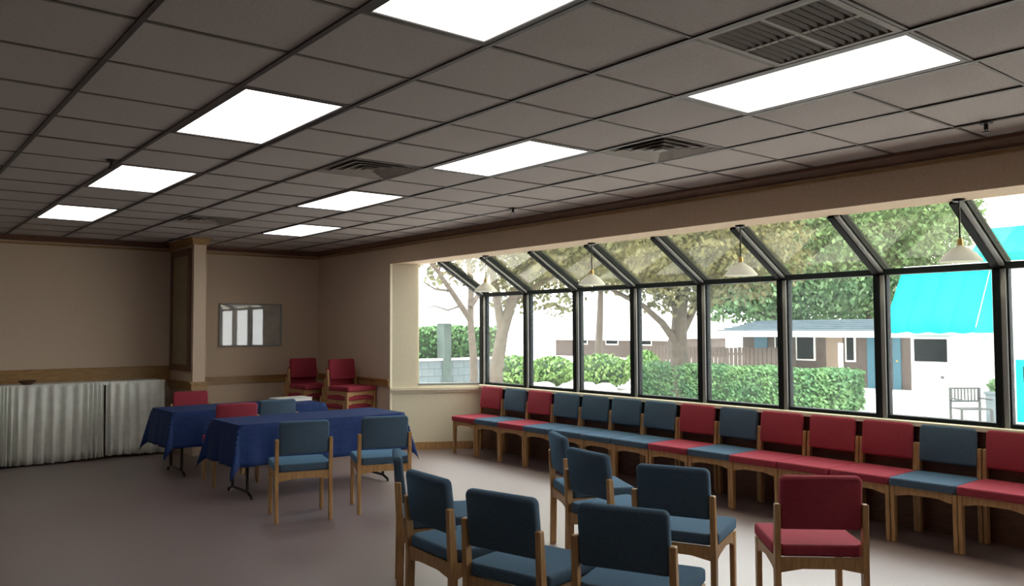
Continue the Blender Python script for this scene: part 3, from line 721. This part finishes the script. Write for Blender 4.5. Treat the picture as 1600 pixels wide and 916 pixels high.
obj('roof', bm, 'slate_roof', bl)
for i in range(6):      # shingle courses stepped over the slope
    t0 = i/6; xx = -1.32+2.9*t0; zz = zfa-GZ+.11+(zrt-zfa-.1)*t0
    bm = bmesh.new(); add_box(bm, (xx-.02, -.25, zz-.005), (xx+.02, LB+.25, zz+.035)); obj('shingle_course', bm, 'slate_roof', bl)
for px in (1262, 1342, 1415):
    y, _ = by(px, 560); box('post', (-1.28, y-yR-.06, 0), (-1.16, y-yR+.06, zfb-GZ), 'white_enamel', bl)
for pxa, pxb, mtn, nm in ((1356, 1376, 'blue_door', 'door'), (1292, 1318, 'door_tan', 'door'), (1180, 1200, 'blue_door', 'door'), (1396, 1408, 'blue_door', 'door')):
    y1, _ = by(pxa, 560); y0, _ = by(pxb, 560); o = bxl(nm, y0-yR, y1-yR, 0, 2.0, -.05, 0, mtn)
    box('knob', (-.09, y0-yR+.08, .95), (-.05, y0-yR+.14, 1.01), 'brass', o)
for pxa, pxb in ((1245, 1275), (1322, 1338), (1212, 1228)):
    y1, _ = by(pxa, 560); y0, _ = by(pxb, 560); o = bxl('window', y0-yR, y1-yR, .9, 1.9, -.06, 0, 'white_enamel')
    box('pane', (-.07, y0-yR+.06, .96), (-.06, y1-yR-.06, 1.84), 'window_dark', o)

# pale house far left
XH = 44.0
def hy(px, py): q = on_x(px, py, XH); return q.y, q.z
yr, _ = hy(1050, 530); yl_, _ = hy(868, 530); _, ze = hy(950, 529); _, zr = hy(950, 468); _, zb = hy(950, 548)
hs = thing('pale_house', 'far pale house with a broad light roof left of the spreading tree', 'building', (XH, yr, GZ)); LH = yl_-yr
box('wall', (0, 0, 0), (6, LH, ze-GZ), 'brown_wall', hs)
bm = bmesh.new(); add_prism(bm, [(-1, ze-GZ), (7, ze-GZ), (3.5, zr-GZ), (2.5, zr-GZ)], 1, -.5, LH+.5); obj('roof', bm, 'pale_roof', hs)
box('fascia', (-1.08, -.5, ze-GZ-.12), (-1.0, LH+.5, ze-GZ+.06), 'white_enamel', hs)
for i in range(3):
    o = box('window', (-.06, LH*(.15+.27*i), .9), (0, LH*(.15+.27*i)+1.3, 1.9), 'white_enamel', hs); box('pane', (-.07, LH*(.15+.27*i)+.08, .98), (-.06, LH*(.15+.27*i)+1.22, 1.82), 'window_dark', o)

# white building with turquoise awnings at the right
XA = 20.5
def ay(px, py): q = on_x(px, py, XA); return q.y, q.z
yR2, _ = ay(1760, 500); yL2, _ = ay(1422, 500); ztop = ay(1500, 416)[1]
wb = thing('white_building', 'white rendered building with turquoise awnings at the right', 'building', (XA, yR2, GZ)); LA = yL2-yR2
box('wall', (0, 0, 0), (5, LA, ztop-GZ), 'plaster_ext', wb)
box('parapet', (-.08, -.1, ztop-GZ), (5, LA+.08, ztop-GZ+.05), 'white_enamel', wb)
def rel(px, py): y, z = ay(px, py); return y-yR2, z-GZ
y1, z1 = rel(1430, 530); y0, z0 = rel(1482, 566)
o = box('window', (-.06, y0-.06, z0-.06), (0, y1+.06, z1+.06), 'white_enamel', wb); box('pane', (-.075, y0, z0), (-.06, y1, z1), 'window_dark', o)
y1, z1 = rel(1434, 572); y0, _ = rel(1480, 572); o = box('door', (-.05, y0, 0), (0, y1, z1), 'white_enamel', wb); box('knob', (-.09, y0+.06, .9), (-.05, y0+.12, .96), 'iron', o)
y1, z1 = rel(1588, 562); y0, _ = rel(1650, 562); o = box('door', (-.05, y0, 0), (0, y1, z1), 'turquoise', wb); box('pane', (-.06, y0+.15, .9), (-.05, y1-.15, z1-.15), 'window_dark', o)
for px in (1538, 1572): 
    y, z = rel(px, 530); box('column', (-.22, y-.09, 0), (-.02, y+.09, z), 'white_enamel', wb, bev=.01)
def awning(px0, px1, pyt, pyb, out, parent_label):
    y1, zt = rel(px0, pyt); y0, zb_ = rel(px1, pyb)
    t = thing('awning', parent_label, 'awning', (XA, yR2+y0, GZ), 0, 'turquoise awnings'); L = y1-y0; n = max(3, int(L/.45))
    for i in range(n):     # cloth panels between ribs, each slightly sagging
        a, b = i*L/n, (i+1)*L/n; bm = bmesh.new(); rows = []
        for s in range(7):
            f = s/6; row = []
            for k in range(5):
                g = k/4; sag = .04*math.sin(math.pi*f)*math.sin(math.pi*g)
                row.append(bm.verts.new((-out*f-.01, a+(b-a)*g, zt+(zb_+.22-zt)*f-sag)))
            rows.append(row)
        rows.append([bm.verts.new((-out-.01, a+(b-a)*k/4, zb_+.02*math.cos(math.pi*2*k/4))) for k in range(5)])
        for s in range(7):
            for k in range(4): bm.faces.new((rows[s][k], rows[s][k+1], rows[s+1][k+1], rows[s+1][k]))
        o = obj('cloth_panel', bm, 'turquoise', t, True); md = o.modifiers.new('thick', 'SOLIDIFY'); md.thickness = .006
        bm = bmesh.new(); add_tube(bm, [(-.03, a, zt-.09), (-out+.04, a, zb_+.13)], .012, 6); obj('rib', bm, 'white_enamel', t)
    for yy in (0, L):
        bm = bmesh.new(); add_prism(bm, [(-.01, zt), (-.01, zb_), (-out, zb_), (-out, zb_+.22)], 1, yy-.004, yy+.004); obj('side_cloth', bm, 'turquoise', t)
    bm = bmesh.new(); add_tube(bm, [(-out+.04, .02, zb_+.11), (-out+.04, L-.02, zb_+.11)], .015, 6); obj('front_bar', bm, 'white_enamel', t)
awning(1412, 1552, 418, 520, 1.0, 'large turquoise awning on the white building, below the nearest pendant lamp')
XA_s = XA
# higher awning on a nearer upper wall at the right edge
XA = 16.0
q0, q1 = on_x(1545, 360, XA), on_x(1720, 360, XA); zt = on_x(1600, 352, XA).z; zb2 = on_x(1600, 412, XA).z
ub = thing('white_kiosk', 'white building end at the right edge, under a high turquoise awning', 'building', (XA, q1.y, GZ)); LK = q0.y-q1.y
box('wall', (.0, 0, 0), (2.5, LK-.55, zt-GZ+.2), 'plaster_ext', ub); box('parapet', (-.05, -.05, zt-GZ+.2), (2.5, LK-.5, zt-GZ+.34), 'white_enamel', ub)
t = thing('awning', 'high turquoise awning cut by the right edge of the picture', 'awning', (XA, q1.y, GZ), 0, 'turquoise awnings')
n = 5
for i in range(n):
    a, b = i*LK/n, (i+1)*LK/n; bm = bmesh.new()
    add_prism(bm, [(-.01, zt-GZ), (-.01, zt-GZ-.012), (-.9, zb2-GZ+.13), (-.9, zb2-GZ), (-.912, zb2-GZ), (-.912, zb2-GZ+.142)], 1, a+.002, b-.002); obj('cloth_panel', bm, 'turquoise', t)
    bm = bmesh.new(); add_tube(bm, [(-.01, a, zt-GZ-.04), (-.9, a, zb2-GZ+.10)], .012, 6); obj('rib', bm, 'white_enamel', t)
XA = XA_s
# garden bench and planter near the white building
def bench(px, depth, wid, label):
    p = gp(px, depth); t = thing('garden_bench', label, 'bench', p, YAW*-1)
    for i in range(5): box('seat_slat', (-wid/2, -.22+i*.09, .42), (wid/2, -.15+i*.09, .445), 'iron', t)
    for z in (.55, .82): box('back_rail', (-wid/2, .22, z), (wid/2, .25, z+.04), 'iron', t)
    nb_ = 9
    for i in range(nb_): 
        x = -wid/2+.03+(wid-.06)*i/(nb_-1); box('back_slat', (x-.012, .225, .59), (x+.012, .245, .82), 'iron', t)
    for sx in (-1, 1):
        for y, z in ((-.2, .42), (.23, .86)): box('leg', (sx*wid/2-.02, y-.02, 0), (sx*wid/2+.02, y+.02, z), 'iron', t)
        box('arm', (sx*wid/2-.025, -.22, .62), (sx*wid/2+.025, .24, .65), 'iron', t)
bench(1514, 17.2, .62, 'dark slatted garden bench outside under the large awning')
p = gp(1553, 17.6); t = thing('planter', 'grey box planter right of the garden bench', 'planter', p)
bm = bmesh.new(); add_prism(bm, [(-.14, 0), (.14, 0), (.17, .7), (-.17, .7)], 1, -.15, .15); obj('pot', bm, 'block_wall', t)
box('rim', (-.19, -.18, .70), (.19, .18, .76), 'block_wall', t, bev=.01)
bm = bmesh.new(); leaves(bm, (0, 0, .88), (.2, .2, .14), 120, .06, random.Random(5), .4); o = obj('foliage', bm, 'leaf_green', t, recalc=False); o['kind'] = 'stuff'
